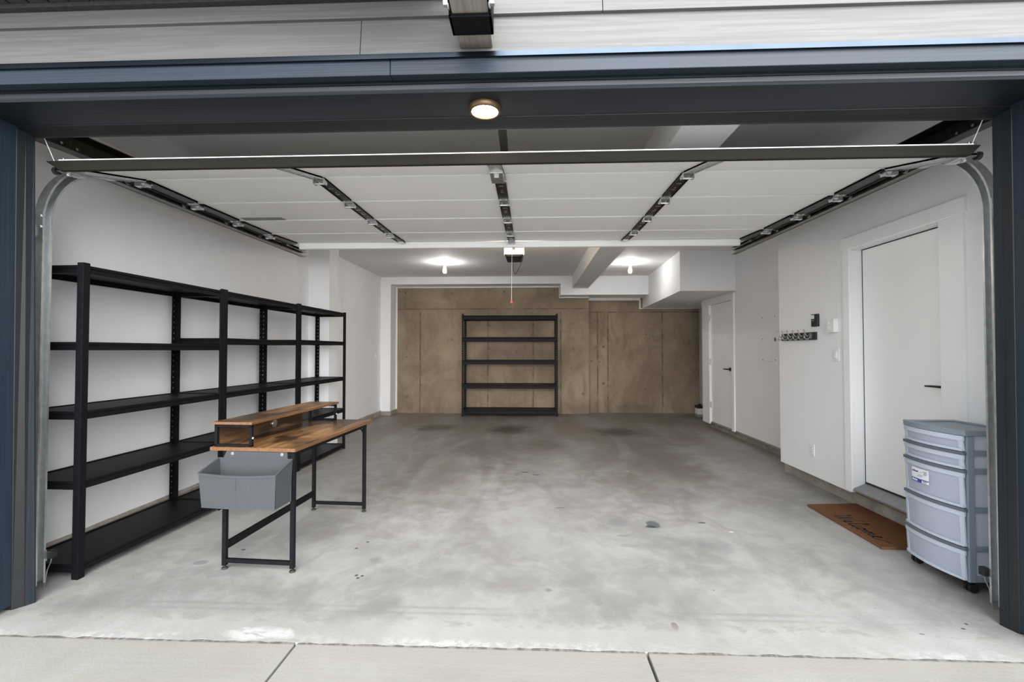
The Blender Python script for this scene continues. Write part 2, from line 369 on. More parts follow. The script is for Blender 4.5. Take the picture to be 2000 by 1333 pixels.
w = MB().box(-3.25, -3.05, 2.31, 9.17, .10, 2.82).box(-3.05, -2.76, 6.14, 6.44, 0, 2.82)
struct('wall_left', w, M['wall'])
cb = MB()
ys = [2.31 + i*.12 for i in range(58)]
rings = []
for y in ys:
    j = rf.uniform(-.006, .006)
    rings.append([(-3.2, y, 0), (-3.034+j, y, 0), (-3.030+j, y, .085), (-3.040+j, y, .103+rf.uniform(-.003, .002)), (-3.2, y, .103)])
cb.sweep(rings)
struct('baseboard_left', cb, M['curb'])
struct('baseboard_back', MB().box(-3.10, -2.825, 9.145, 9.56, 0, .085), M['curb'], bevel=.004)
# white framed back wall with the stepped opening onto the foundation wall
w = MB().box(-3.25, -2.845, 9.165, 9.56, .085, 2.82).box(-2.845, .612, 9.165, 9.56, 2.67, 2.82).box(.612, 2.45, 9.165, 9.76, 2.44, 2.82).box(2.45, 3.75, 9.3, 9.76, 2.25, 2.82)
struct('wall_back', w, M['wall'])
c = MB().box(-3.3, 1.222, 9.55, 10.1, -.05, 2.75)
cast = struct('foundation_wall', c, M['castl'])
c = MB().box(1.222, 4.1, 9.75, 10.1, -.05, 2.6)
cast2 = struct('foundation_wall', c, M['castr'])
# thin raised fins left by the form panels
sm = MB()
for x in (-2.329, -.891, .058, .636): sm.box(x-.004, x+.004, 9.544, 9.552, 0, 2.19)
sm.box(-2.82, 1.222, 9.544, 9.552, 2.193, 2.201); struct('form_seam', sm, M['castl'], cast)
sm = MB()
for x in (1.432, 1.649, 2.79): sm.box(x-.004, x+.004, 9.744, 9.752, 0, 2.135)
sm.box(1.222, 3.6, 9.744, 9.752, 2.134, 2.142); struct('form_seam', sm, M['castr'], cast2)
ck = MB().box(-2.85, -2.815, 9.535, 9.552, .085, 2.67).box(-2.83, .612, 9.535, 9.552, 2.645, 2.672).box(.60, .622, 9.535, 9.552, 2.42, 2.66).box(.612, 1.23, 9.535, 9.552, 2.418, 2.442)
ck.box(1.24, 2.33, 9.735, 9.752, 2.385, 2.442).box(2.31, 2.34, 9.735, 9.752, 2.2, 2.40).box(2.33, 3.6, 9.735, 9.752, 2.205, 2.222)
struct('trim_1', ck, M['caulk'])
struct('ceiling', MB().box(-3.3, 4.1, 2.30, 10.1, 2.82, 2.98), M['ceil'])
struct('ceiling_beam', MB().box(.845, 1.165, 2.31, 9.17, 2.572, 2.83), M['ceil'], bevel=.004)
# dropped box in the far right corner
struct('ceiling_soffit', MB().hull8([(2.25, 6.92, 2.216), (3.75, 6.92, 2.216), (3.75, 9.76, 2.216), (2.385, 9.76, 2.216), (2.25, 6.92, 2.83), (3.75, 6.92, 2.83), (3.75, 9.76, 2.83), (2.385, 9.76, 2.83)]), M['wall'])
# right walls: near wall (with the door), far wall set back, end recess
w = MB()
w.box(2.70, 3.06, 3.975, 5.05, .125, 2.82).box(2.70, 3.3, 2.31, 2.985, .125, 2.82).box(2.70, 3.3, 2.985, 3.975, 2.195, 2.82).box(2.87, 3.3, 2.985, 3.975, 0, 2.195)
w.box(3.07, 3.4, 5.0, 7.02, .12, 2.82).box(3.07, 3.4, 7.945, 8.24, .10, 2.82).box(3.07, 3.4, 7.02, 7.945, 2.115, 2.82).box(3.14, 3.4, 7.02, 7.945, .1, 2.115)
w.box(3.60, 3.8, 8.0, 9.76, 0, 2.82).box(3.4, 3.8, 7.9, 8.1, 0, 2.82)
struct('wall_right', w, M['wall'])
rings = []
for i in range(24):
    y = 2.31 + i*(5.13-2.31)/23; j = rf.uniform(-.005, .005)
    rings.append([(3.0, y, 0), (2.785+j, y, 0), (2.782+j, y, .123), (3.0, y, .123)])
cb = MB().sweep(rings); rings = []
for i in range(26):
    y = 5.05 + i*(8.22-5.05)/25; j = rf.uniform(-.005, .005)
    rings.append([(3.3, y, 0), (3.135+j, y, 0), (3.12+j, y, .10), (3.3, y, .10)])
cb.sweep(rings); cb.box(3.075, 3.3, 5.05, 8.2, .095, .12)
struct('baseboard_right', cb, M['curb'])
struct('trim_2', MB().box(2.745, 2.80, 2.98, 3.985, .115, .150), M['timberb'])

# front wall core, seen only from inside and round the edges
w = MB().box(-5, -2.70, 2.05, 2.31, 0, 3.3).box(2.30, 5, 2.05, 2.31, 0, 3.3).box(-2.70, 2.30, 2.05, 2.31, 2.52, 3.3)
wf = struct('wall_front', w, M['wall'])
# lap siding above the door: courses overlap, butt joints where the boards meet
def plank(x0, x1, z0, z1):
    struct('siding_plank', MB().hull8([(x0, 1.998, z0), (x1, 1.998, z0), (x1, 2.05, z0), (x0, 2.05, z0), (x0, 2.018, z1), (x1, 2.018, z1), (x1, 2.05, z1), (x0, 2.05, z1)]), M['siding'], wf, bevel=.0015)
plank(-5, -.7695, 2.655, 2.832); plank(-.7665, 5, 2.655, 2.832)
plank(-5, .3205, 2.826, 3.003); plank(.3235, 5, 2.826, 3.003); plank(-5, 5, 2.997, 3.17)
plank(-5, -2.9, 2.46, 2.66); plank(2.55, 5, 2.46, 2.66)
for zz in range(14):
    plank(-5, -2.9, .02+zz*.1757, .2+zz*.1757); plank(2.55, 5, .02+zz*.1757, .2+zz*.1757)
struct('trim_3', MB().box(-2.95, 2.56, 1.955, 2.05, 2.624, 2.628).box(-2.95, 2.56, 1.953, 1.958, 2.606, 2.628), M['flash'])        # drip cap
struct('siding_gap_shade', MB().box(-2.95, 2.56, 2.028, 2.052, 2.60, 2.70), M['navyd'])  # dark backing strip, painted-in shade of the gap under the siding
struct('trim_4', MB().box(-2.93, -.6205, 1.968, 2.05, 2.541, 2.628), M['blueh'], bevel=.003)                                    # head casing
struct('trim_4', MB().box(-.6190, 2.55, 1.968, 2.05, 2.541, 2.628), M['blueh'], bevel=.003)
struct('trim_5', MB().box(-2.95, 2.56, 2.012, 2.06, 2.538, 2.543).box(-2.95, 2.56, 2.010, 2.015, 2.525, 2.543), M['flash'])       # lower flashing
struct('trim_6', MB().prism([(2.016, 2.525), (2.016, 2.502), (2.024, 2.490), (2.245, 2.487), (2.245, 2.525)], 'x', -2.75, 2.35), M['navy'])  # header underside
struct('trim_7', MB().prism([(2.236, 2.515), (2.238, 2.484), (2.272, 2.474), (2.272, 2.515)], 'x', -2.68, 2.30), M['navyd'], bevel=.002)
struct('trim_8', MB().prism([(2.272, 2.515), (2.272, 2.474), (2.300, 2.461), (2.312, 2.458), (2.312, 2.515)], 'x', -2.68, 2.30), M['navyd'])
# jambs: left one leans a touch
def col8(p0, p1, z0, z1):     # polygon p0 at z0 to p1 at z1
    return MB().sweep([[(x, y, z0) for x, y in p0], [(x, y, z1) for x, y in p1]])
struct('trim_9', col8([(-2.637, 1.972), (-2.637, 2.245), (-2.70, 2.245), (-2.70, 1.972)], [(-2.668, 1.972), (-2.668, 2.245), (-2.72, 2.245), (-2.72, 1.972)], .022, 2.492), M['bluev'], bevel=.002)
struct('trim_10', col8([(-2.70, 2.236), (-2.634, 2.236), (-2.608, 2.274), (-2.70, 2.274)], [(-2.72, 2.236), (-2.665, 2.236), (-2.655, 2.274), (-2.72, 2.274)], 0, 2.476), M['navyd'], bevel=.002)
struct('trim_11', col8([(-2.70, 2.274), (-2.608, 2.274), (-2.591, 2.306), (-2.591, 2.312), (-2.70, 2.312)], [(-2.72, 2.274), (-2.657, 2.274), (-2.652, 2.306), (-2.652, 2.312), (-2.72, 2.312)], 0, 2.476), M['navyv'])
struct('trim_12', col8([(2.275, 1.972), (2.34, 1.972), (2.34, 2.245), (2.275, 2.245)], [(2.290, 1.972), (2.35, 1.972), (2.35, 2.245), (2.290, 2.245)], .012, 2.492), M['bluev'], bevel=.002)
struct('trim_13', col8([(2.272, 2.236), (2.34, 2.236), (2.34, 2.274), (2.262, 2.274)], [(2.288, 2.236), (2.34, 2.236), (2.34, 2.274), (2.280, 2.274)], 0, 2.476), M['navyd'], bevel=.002)
struct('trim_14', col8([(2.262, 2.274), (2.34, 2.274), (2.34, 2.312), (2.257, 2.312), (2.257, 2.306)], [(2.280, 2.274), (2.34, 2.274), (2.34, 2.312), (2.274, 2.312), (2.274, 2.306)], 0, 2.476), M['navyv'])
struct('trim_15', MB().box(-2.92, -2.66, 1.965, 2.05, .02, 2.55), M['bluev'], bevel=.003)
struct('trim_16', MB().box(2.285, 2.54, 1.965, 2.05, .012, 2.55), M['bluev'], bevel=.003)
# eave soffit over the left half, of narrow boards
so = struct('soffit', MB().box(-5, -.35, 1.45, 2.06, 2.955, 3.0), M['soffit'])
struct('soffit_moulding', MB().box(-5, -.35, 1.972, 2.002, 2.902, 2.96), M['soffit'], so, bevel=.003)
for i in range(48):
    x = -4.98 + i*.096
    struct('soffit_board', MB().box(x, x+.086, 1.46, 1.976, 2.918, 2.958), M['soffit'], so, bevel=.003)
struct('soffit_fascia', MB().box(-5, -.33, 1.43, 1.46, 2.90, 3.1), M['navy'], so)

# ------------------------------------------------------------------ doors of the right wall
d1 = struct('door_1', MB().box(2.80, 2.845, 3.118, 3.940, .222, 2.165), M['doorw'], bevel=.002)
for nm, mb, m in [
    ('casing', MB().box(2.682, 2.702, 2.918, 2.995, .14, 2.19), 'trimw'), ('casing', MB().box(2.682, 2.702, 3.938, 4.012, .14, 2.19), 'trimw'),
    ('head_casing', MB().box(2.678, 2.702, 2.906, 4.024, 2.182, 2.275), 'trimw'),
    ('jamb', MB().box(2.69, 2.85, 2.985, 3.100, .2, 2.171), 'trimw'), ('jamb', MB().box(2.69, 2.87, 3.946, 3.976, .165, 2.171), 'trimw'),
    ('head_jamb', MB().box(2.69, 2.87, 2.99, 3.97, 2.172, 2.196), 'trimw'),
    ('weatherstrip', MB().box(2.799, 2.806, 3.940, 3.948, .20, 2.172), 'rubber'), ('weatherstrip', MB().box(2.799, 2.806, 3.10, 3.948, 2.164, 2.173), 'rubber'), ('weatherstrip', MB().box(2.799, 2.83, 3.10, 3.946, .205, .224), 'rubber')]:
    struct(nm, mb, M[m], d1, bevel=.0015 if m == 'trimw' else 0)
struct('sill', MB().prism([(2.692, .150), (2.692, .162), (2.80, .208), (2.86, .208), (2.86, .150)], 'y', 2.99, 3.948), M['sill'], d1)
hd = struct('handle', MB().cyl((2.80, 3.165, 1.075), (2.788, 3.165, 1.075), .026, 18).cyl((2.79, 3.165, 1.075), (2.745, 3.165, 1.075), .009).tube([(2.747, 3.160, 1.075), (2.742, 3.18, 1.075), (2.742, 3.235, 1.075), (2.744, 3.285, 1.073)], [.009, .009, .008, .006]), M['chand'], d1, smooth=True)
d2 = struct('door_2', MB().box(3.082, 3.125, 7.075, 7.892, .115, 2.088), M['trimw'], bevel=.002)
for nm, mb in [('casing', MB().box(3.052, 3.072, 6.965, 7.055, .10, 2.10)), ('casing', MB().box(3.052, 3.072, 7.905, 8.215, .075, 2.10)),
               ('head_casing', MB().box(3.050, 3.072, 6.955, 8.225, 2.095, 2.19)), ('jamb', MB().box(3.06, 3.16, 7.892, 7.946, .1, 2.118)), ('jamb', MB().box(3.06, 3.16, 7.02, 7.070, .1, 2.118)), ('head_jamb', MB().box(3.06, 3.16, 7.03, 7.94, 2.092, 2.118))]:
    struct(nm, mb, M['trimw'], d2, bevel=.002)
for z in (.40, 1.13, 1.87): struct('hinge', MB().box(3.056, 3.084, 7.885, 7.90, z-.05, z+.05).cyl((3.066, 7.893, z-.05), (3.066, 7.893, z+.05), .007), M['chrome'], d2)
struct('handle', MB().cyl((3.082, 7.15, 1.03), (3.070, 7.15, 1.03), .028, 18).cyl((3.075, 7.15, 1.03), (3.03, 7.15, 1.03), .010).tube([(3.032, 7.14, 1.03), (3.026, 7.17, 1.03), (3.026, 7.27, 1.03)], .009), M['chand'], d2, smooth=True)

# ------------------------------------------------------------------ overhead garage door (open)
GX0, GX1 = -2.595, 2.255
BN = [(2.405, 2.328), (2.86, 2.437), (3.35, 2.440), (3.837, 2.446), (4.325, 2.455), (4.81, 2.480)]
gd = thing('garage_door', 'white sectional overhead garage door rolled up under the ceiling', 'garage door', (-.167, 2.41, 2.33))
STX = [(-2.545, .11), (-1.36, .072), (-.195, .072), (.985, .072), (2.21, .11)]
def secfr(i):
    a, c = Vector((0, *BN[i])), Vector((0, *BN[i+1])); d = (c-a); L = d.length; d.normalize(); return a, d, Vector((0, -d.z, d.y)), L
for i in range(5):
    a, d, nrm, L = secfr(i)
    poly = [(.003, .045), (.003, .002), (.007, 0), (L-.058, 0), (L-.055, .006), (L-.004, .006), (L-.004, .045)]
    if i == 0: poly = [(.003, .045), (.003, 0), (L-.058, 0), (L-.055, .006), (L-.004, .006), (L-.004, .045)]
    pp = [a + d*s_ + nrm*t_ for s_, t_ in poly]
    obj('door_section', MB().prism([(p.y, p.z) for p in pp], 'x', GX0, GX1), M['doorw'], gd)
    for j, (x, wd) in enumerate(STX):
        m = MB(); s0, s1 = (.004, L-.055) if i else (.02, L-.03)
        for (u0, u1, t0, t1) in ((-wd/2, wd/2, -.010, .0), (-wd/2, -wd/2+.006, -.016, .0), (wd/2-.006, wd/2, -.016, .0)):
            p = []
            for t_ in (t0, t1):
                for (s_, u) in ((s0, u0), (s0, u1), (s1, u1), (s1, u0)):
                    q = a + d*s_ + nrm*t_; p.append((x+u, q.y, q.z))
            m.hull8(p)
        st = obj('stile', m, M['galv'] if i == 0 else M['stile'], gd)  # bright and dark copies of one steel; first section tilts to the light
        if i and 0 < j < 4:      # punched slots catch the light
            sl = MB()
            for (s_, hw) in ((.36, .018), (.52, .006), (.60, .012)):
                q0 = a + d*(L*s_) + nrm*(-.0115)
                sl.box(x-hw, x+hw, q0.y-.004, q0.y+.004, q0.z-.001, q0.z+.001)
            obj('slot', sl, M['galv'], st)
hg = None
for i in range(1, 5):
    a, d, nrm, L = secfr(i)
    for j, (x, wd) in enumerate(STX):
        if hg is None:
            m = MB().box(-.032, .032, -.055, -.010, -.015, -.009).box(-.034, .034, .006, .060, -.015, -.009)
            m.box(-.036, -.031, -.012, .035, -.042, -.010).box(.031, .036, -.012, .035, -.042, -.010)
            m.cyl((-.042, .022, -.034), (.042, .022, -.034), .007, 10)
            for (u, v) in ((-.02, -.04), (.02, -.04), (-.02, .045), (.02, .045)): m.cyl((u, v, -.015), (u, v, -.021), .006, 8)
            hg = obj('hinge', m, M['galv'], gd, off=(0, 0, 0)); h = hg
        else: h = hg.copy(); COL.objects.link(h)
        h.location = (x-gd.location.x, a.y-gd.location.y, a.z-gd.location.z)
rl = None
for i in range(0, 6):
    a = Vector((0, *BN[min(i, 5)])); zt = 2.435 if i > 1 else a.z
    for sx, x in ((-1, GX0), (1, GX1)):
        if rl is None:
            m = MB().cyl((-.05, 0, 0), (.05, 0, 0), .005, 8).cyl((-.065, 0, 0), (-.045, 0, 0), .021, 14)
            rl = obj('roller', m, M['galvd'], gd, off=(0, 0, 0)); h = rl
        else: h = rl.copy(); COL.objects.link(h)
        h.location = (x - gd.location.x + (.0 if sx < 0 else 0), a.y+.02-gd.location.y, a.z-.002-gd.location.z); h.scale = (1 if sx < 0 else -1, 1, 1)
obj('top_strut', MB().prism([(4.805, 2.482), (4.805, 2.424), (4.812, 2.418), (4.85, 2.418), (4.855, 2.424), (4.855, 2.482)], 'x', -2.50, 2.185), M['doorw'], gd, bevel=.002)
sl = MB().hull8([(-2.585, 2.382, 2.309), (2.235, 2.382, 2.309), (2.235, 2.412, 2.312), (-2.585, 2.412, 2.312), (-2.665, 2.372, 2.362), (2.285, 2.372, 2.362), (2.285, 2.40, 2.366), (-2.665, 2.40, 2.366)])
obj('bottom_seal', sl, M['seal'], gd, bevel=.006)
obj('seal_retainer', MB().box(GX0+.01, GX1-.01, 2.374, 2.41, 2.3635, 2.3685), M['doorw'], gd)
a, d, nrm, L = secfr(0); q = a + d*.30
obj('lift_handle', MB().box(-.24, -.16, q.y-.05, q.y+.12, q.z-.035, q.z-.012).box(-.215, -.185, q.y-.02, q.y+.03, q.z-.05, q.z-.03), M['galv'], gd, bevel=.004)
for sx, x in ((-1, GX0), (1, GX1)):
    obj('bottom_bracket', MB().box(x-.03, x+.03, 2.40, 2.52, 2.318, 2.332).box(x-sx*.01, x+sx*.03, 2.40, 2.50, 2.315, 2.39).cyl((x, 2.44, 2.30), (x, 2.44, 2.325), .012), M['galv'], gd, bevel=.002)
obj('rating_sticker', MB().box(-2.455, -2.10, 3.735, 3.815, 2.4435, 2.4470), M['sticker'], gd)
for x, wd in STX[1:4]:
    obj('top_fixture', MB().box(x-.034, x+.034, 4.70, 4.802, 2.462, 2.468).box(x-.02, x+.02, 4.74, 4.80, 2.456, 2.464), M['plate'], gd, bevel=.002)
obj('opener_bracket', MB().box(-.23, -.16, 4.70, 4.80, 2.445, 2.475).cyl((-.24, 4.75, 2.45), (-.15, 4.75, 2.45), .012), M['galv'], gd)

# tracks, one assembly on each side wall
def track(sx, xin, label):
    t = thing('door_track', label, 'track', (xin, 2.40, 0), 0, 'garage door tracks')
    xo = xin + sx*.052
    yb, zc, r = 2.40, 2.03, .41
    def prof(c, tdir, ndir):      # C channel, open towards the door; ndir = away from room floor side
        w2 = .026; tk = .004; res = []
        # outline in (across: xin..xo , n: -w2..w2)
        pts = [(xin, -w2), (xo, -w2), (xo, w2), (xin, w2), (xin, w2-.010), (xin+sx*tk, w2-.010), (xin+sx*tk, w2-tk), (xo-sx*tk, w2-tk), (xo-sx*tk, -w2+tk), (xin+sx*tk, -w2+tk), (xin+sx*tk, -w2+.010), (xin, -w2+.010)]
        return [Vector((px, 0, 0)) + c + ndir*pn for px, pn in pts]
    V = MB().sweep([prof(Vector((0, yb, z)), None, Vector((0, 1, 0))) for z in (.045, 2.03)])
    obj('vertical_track', V, M['galv'], t)
    rings = []
    for i in range(17):
        th = math.pi/2*i/16
        c = Vector((0, yb + r - r*math.cos(th), zc + r*math.sin(th)))
        rings.append(prof(c, None, Vector((0, math.cos(th), -math.sin(th)))))
    obj('curved_track', MB().sweep(rings), M['galv'], t, smooth=True)
    ye = 5.30 if sx < 0 else 5.36
    H = MB().sweep([prof(Vector((0, y, z)), None, Vector((0, 0, -1))) for y, z in ((yb+r, zc+r), (ye, 2.462))])
    obj('horizontal_track', H, M['galvd'], t)  # same steel as the curve, its darker reflections put into the colour
    ang = MB().sweep([[(xo, y, z-.028), (xo+sx*.006, y, z-.028), (xo+sx*.006, y, z+.055), (xo-sx*.045, y, z+.055), (xo-sx*.045, y, z+.051), (xo, y, z+.051)] for y, z in ((2.75, zc+r), (ye, 2.462))])
    obj('track_angle', ang, M['stile'], t)
    # upper guide just behind the header
    U = MB().sweep([[(xin-sx*.02+0, y, z-.048), (xin+sx*.055, y, z-.048), (xin+sx*.055, y, z+.048), (xin-sx*.058, y, z+.052), (xin-sx*.058, y, z+.046), (xin+sx*.02, y, z+.040), (xin+sx*.02, y, z-.044), (xin-sx*.02, y, z-.044)] for y, z in ((2.33, 2.520), (5.2, 2.64))])
    up = obj('upper_track', U, M['stile'], t)
    for y in (2.47, 2.56, 3.2, 4.4): obj('bolt', MB().cyl((xin+sx*.022, y, 2.508), (xin+sx*.006, y, 2.508), .008, 10), M['chrome'], up)
    for z in (.30, 1.15, 1.98):
        obj('track_bracket', MB().box(xo, xo+sx*.05, 2.32, 2.41, z-.03, z+.03).cyl((xo-sx*.01, 2.41, z), (xo+sx*.01, 2.41, z), .010, 10), M['galv'], t)
    obj('splice_plate', MB().box(xin-sx*.001, xin+sx*.02, 2.372, 2.376, 1.97, 2.09).cyl((xin+sx*.012, 2.376, 2.06), (xin+sx*.012, 2.366, 2.06), .008, 8).cyl((xin+sx*.012, 2.376, 2.00), (xin+sx*.012, 2.366, 2.00), .008, 8), M['galv'], t)
    obj('hanger_strap', MB().box(xo, xo+sx*.004, 4.55, 4.59, 2.47, 2.82).box(xo, xo+sx*.04, 4.55, 4.59, 2.815, 2.82), M['stile'], t)
    return t
track(-1, -2.668, 'galvanised door track curving up beside the left jamb and black shelves')
track(1, 2.324, 'galvanised door track curving up beside the right jamb and drawer cart')
def safety(x, sx, label):
    t = thing('photo_eye_sensor', label, 'sensor', (x, 2.43, .15), 0, 'door safety sensors')
    obj('housing', MB().box(x-.014, x+.018, 2.432, 2.468, .168, .210), M['plast'], t, bevel=.004)
    obj('bracket', MB().box(x+sx*.006, x+sx*.045, 2.4275, 2.4315, .16, .22).tube([(x, 2.45, .168), (x+sx*.005, 2.448, .14), (x+sx*.02, 2.445, .10), (x+sx*.03, 2.44, .004)], .003, 6), M['galv'], t)
    return t
safety(-2.660, -1, 'small black photo eye on a bracket at the foot of the left track')
safety(2.322, 1, 'small black photo eye on a bracket at the foot of the right track')
for sx, a_, b_, lab in ((-1, (-2.640, 2.335, 2.50), (-2.63, 2.395, 2.364), 'thin steel lift cable running up from the left end of the door seal'), (1, (2.265, 2.335, 2.50), (2.25, 2.395, 2.364), 'thin steel lift cable running up from the right end of the door seal')):
    t = obj('lift_cable', MB().cyl(a_, b_, .0022, 6), M['cordw']); t['label'] = lab; t['category'] = 'cable'; t['group'] = 'garage door lift cables'

# opener on the ceiling with its rail and cords
op = thing('door_opener', 'ceiling mounted garage door opener with glowing amber lens and black rail', 'opener', (-.215, 6.0, 2.56))
obj('motor_housing', MB().hull8([(-.325, 6.0, 2.556), (-.103, 6.0, 2.556), (-.11, 6.36, 2.556), (-.32, 6.36, 2.556), (-.345, 5.985, 2.602), (-.083, 5.985, 2.602), (-.09, 6.38, 2.735), (-.34, 6.38, 2.735)]), M['plast'], op, bevel=.012)
obj('lamp_lens', MB().sweep([[(-.345, 6.06, z), (-.34, 5.985, z), (-.30, 5.965, z), (-.13, 5.965, z), (-.088, 5.985, z), (-.083, 6.06, z)] for z in (2.603, 2.66, 2.715)]), M['lens'], op, smooth=True)
rail = obj('rail', MB().hull8([(-.172, 2.33, 2.515), (-.128, 2.33, 2.515), (-.195, 6.0, 2.62), (-.235, 6.0, 2.62), (-.172, 2.33, 2.56), (-.128, 2.33, 2.56), (-.195, 6.0, 2.66), (-.235, 6.0, 2.66)]), M['plast'], op)
obj('header_bracket', MB().box(-.20, -.10, 2.312, 2.33, 2.49, 2.60).box(-.175, -.125, 2.32, 2.40, 2.50, 2.53), M['galv'], op)
obj('trolley', MB().box(-.235, -.165, 4.92, 5.06, 2.575, 2.602).box(-.207, -.193, 4.98, 5.02, 2.50, 2.58), M['plast'], op)
obj('arm', MB().tube([(-.2, 4.95, 2.57), (-.2, 4.87, 2.50), (-.2, 4.76, 2.452)], .010, 6), M['galv'], op)
for x in (-.33, -.10): obj('hanger_strap', MB().box(x-.012, x+.012, 6.15, 6.154, 2.70, 2.82), M['galvd'], op)
cord = obj('release_cord', MB().tube([(-.2, 5.0, 2.51), (-.203, 5.0, 2.2), (-.2055, 5.0, 1.872)], .0030, 6), M['cordw'], op)
obj('release_handle', MB().hull8([(-.222, 4.99, 1.842), (-.192, 4.99, 1.836), (-.192, 5.01, 1.836), (-.222, 5.01, 1.842), (-.216, 4.99, 1.874), (-.195, 4.99, 1.868), (-.195, 5.01, 1.868), (-.216, 5.01, 1.874)]), M['red'], cord, bevel=.004)
pts = [(-.224, 6.02, 2.56), (-.226, 6.02, 2.46), (-.218, 6.02, 2.37), (-.205, 6.02, 2.335), (-.19, 6.02, 2.335), (-.165, 6.02, 2.385), (-.135, 6.02, 2.44), (-.118, 6.02, 2.51), (-.112, 6.02, 2.56)]
obj('wire_loop', MB().tube(pts, .0035, 6), M['plast'], op, smooth=True)

# ------------------------------------------------------------------ lamps
def bulb(x, y, label):
    t = thing('ceiling_bulb', label, 'lamp', (x, y, 2.82), 0, 'bare bulbs on the rear ceiling')
    obj('lamp_holder', MB().lathe([(.055, 2.82), (.055, 2.812), (.035, 2.80), (.024, 2.775), (.022, 2.735), (.010, 2.735)], (x, y, 0)), M['plate'], t, smooth=True)
    obj('bulb', MB().lathe([(.012, 2.736), (.014, 2.722), (.024, 2.70), (.031, 2.675), (.030, 2.655), (.022, 2.637), (.008, 2.630)], (x, y, 0), 20), M['bulb'], t, smooth=True)
bulb(-1.445, 7.62, 'lit bare white bulb in a porcelain holder, left of the opener')
bulb(1.69, 7.75, 'lit bare white bulb in a porcelain holder, right of the ceiling beam')
t = thing('recessed_puck_light', 'round lit puck light with bronze rim under the garage header', 'lamp', (-.217, 2.158, 2.487))
obj('rim', MB().lathe([(.078, 2.489), (.078, 2.474), (.073, 2.466), (.064, 2.466), (.061, 2.478)], (-.217, 2.158, 0), 40), M['bronze'], t, smooth=True)
obj('lens', MB().lathe([(.063, 2.476), (.057, 2.4722), (.03, 2.470), (.003, 2.4695)], (-.217, 2.158, 0), 40), M['puck'], t, smooth=True)
t = thing('small_downlight', 'tiny white unlit downlight under the dropped box near the far door', 'lamp', (3.02, 8.75, 2.216))
obj('ring', MB().lathe([(.034, 2.217), (.034, 2.207), (.024, 2.204), (.022, 2.21)], (3.02, 8.75, 0), 24), M['plate'], t, smooth=True)
obj('lens', MB().lathe([(.024, 2.209), (.01, 2.200), (.002, 2.199)], (3.02, 8.75, 0), 24), M['plate'], t, smooth=True)

# timber outrigger with its steel strap, high on the outside wall
t = thing('timber_outrigger', 'grey stained timber beam end with black steel strap above the door', 'beam', (-.24, 1.98, 2.67))
obj('timber', MB().box(-.313, -.166, .60, 1.999, 2.672, 2.90), M['timber'], t, bevel=.004)
stp = obj('steel_strap', MB().box(-.326, -.153, 1.782, 1.892, 2.655, 2.670).box(-.326, -.3135, 1.782, 1.892, 2.655, 2.86).box(-.1655, -.153, 1.782, 1.892, 2.655, 2.86).box(-.320, -.3135, 1.70, 1.80, 2.672, 2.86).box(-.1655, -.159, 1.70, 1.80, 2.672, 2.86), M['black'], t, bevel=.003)
for sx, x in ((-1, -.326), (1, -.153)):
    obj('bolt', MB().cyl((x-sx*.009, 1.75, 2.688), (x-sx*.003, 1.75, 2.688), .024, 16).cyl((x-sx*.009, 1.75, 2.688), (x+sx*.014, 1.75, 2.688), .015, 6), M['galv'], stp)

# ------------------------------------------------------------------ black steel shelving
def post(h, holes, name, parent, x, y, ax, ay, Lf=.040, tk=.003, hx=False):
    # L post; corner (x, y), flanges run ax along x and ay along y
    m = MB()
    def flange(horizontal):
        def bx(u0, u1, z0, z1):
            if horizontal: m.box(x+ax*u0, x+ax*u1, y, y+ay*tk, z0, z1)
            else: m.box(x, x+ax*tk, y+ay*u0, y+ay*u1, z0, z1)
        bx(0, .0155, 0, h); bx(.0225, Lf, 0, h); z = 0.0
        while z < h:
            bx(.0155, .0225, z, min(h, z+.034)); z += .046
    if not holes:
        m.prism([(x, y), (x+ax*Lf, y), (x+ax*Lf, y+ay*tk), (x+ax*tk, y+ay*tk), (x+ax*tk, y+ay*Lf), (x, y+ay*Lf)], 'z', 0, h)
        return obj(name, m, M['black'], parent, off=(0, 0, 0), bevel=.0014)
    flange(True); flange(False)
    return obj(name, m, M['black'], parent, off=(0, 0, 0))
def beamprof(along, L, inset, zt, h, sgn):
    # rolled edge beam: proud top lip, groove, rounded lower flange. returns (d, z) outline, d = outwards
    return [(-.012, zt), (.001, zt), (.001, zt-.015), (-.004, zt-.019), (-.004, zt-.023), (.001, zt-.028), (.001, zt-h), (-.018, zt-h), (-.018, zt-h+.003), (-.004, zt-h+.003), (-.008, zt-.006), (-.012, zt-.006)]
def shelf_unit(root, L, D, h, levels, holes_front, holes_back, bh=.048):
    # local: x 0 (front) .. -D (back), y 0 .. L
    for (x, y, ax, ay) in ((0, 0, -1, 1), (0, L, -1, -1)): post(h, holes_front, 'post', root, x, y, ax, ay)
    for (x, y, ax, ay) in ((-D, 0, 1, 1), (-D, L, 1, -1)): post(h, holes_back, 'post', root, x, y, ax, ay)
    for zt in levels:
        sh = obj('shelf_board', MB().box(-D+.012, -.012, .012, L-.012, zt-.018, zt-.006), M['blackb'], root, off=(0, 0, 0))
        pf = beamprof(0, 0, 0, zt, bh, 1)
        obj('front_beam', MB().prism([(-.004+d_, z) for d_, z in pf], 'y', .005, L-.005), M['black'], root, off=(0, 0, 0))
        obj('rear_beam', MB().prism([(-D+.004-d_, z) for d_, z in pf], 'y', .005, L-.005), M['black'], root, off=(0, 0, 0))
        obj('side_beam', MB().prism([(.004-d_, z) for d_, z in pf], 'x', -D+.005, -.005), M['black'], root, off=(0, 0, 0))
        obj('side_beam', MB().prism([(L-.004+d_, z) for d_, z in pf], 'x', -D+.005, -.005), M['black'], root, off=(0, 0, 0))
RZ = -R(1.75); U = Vector((math.sin(-RZ), math.cos(RZ), 0)); LS = 1.172
p0 = Vector((-2.600, 2.540, 0))
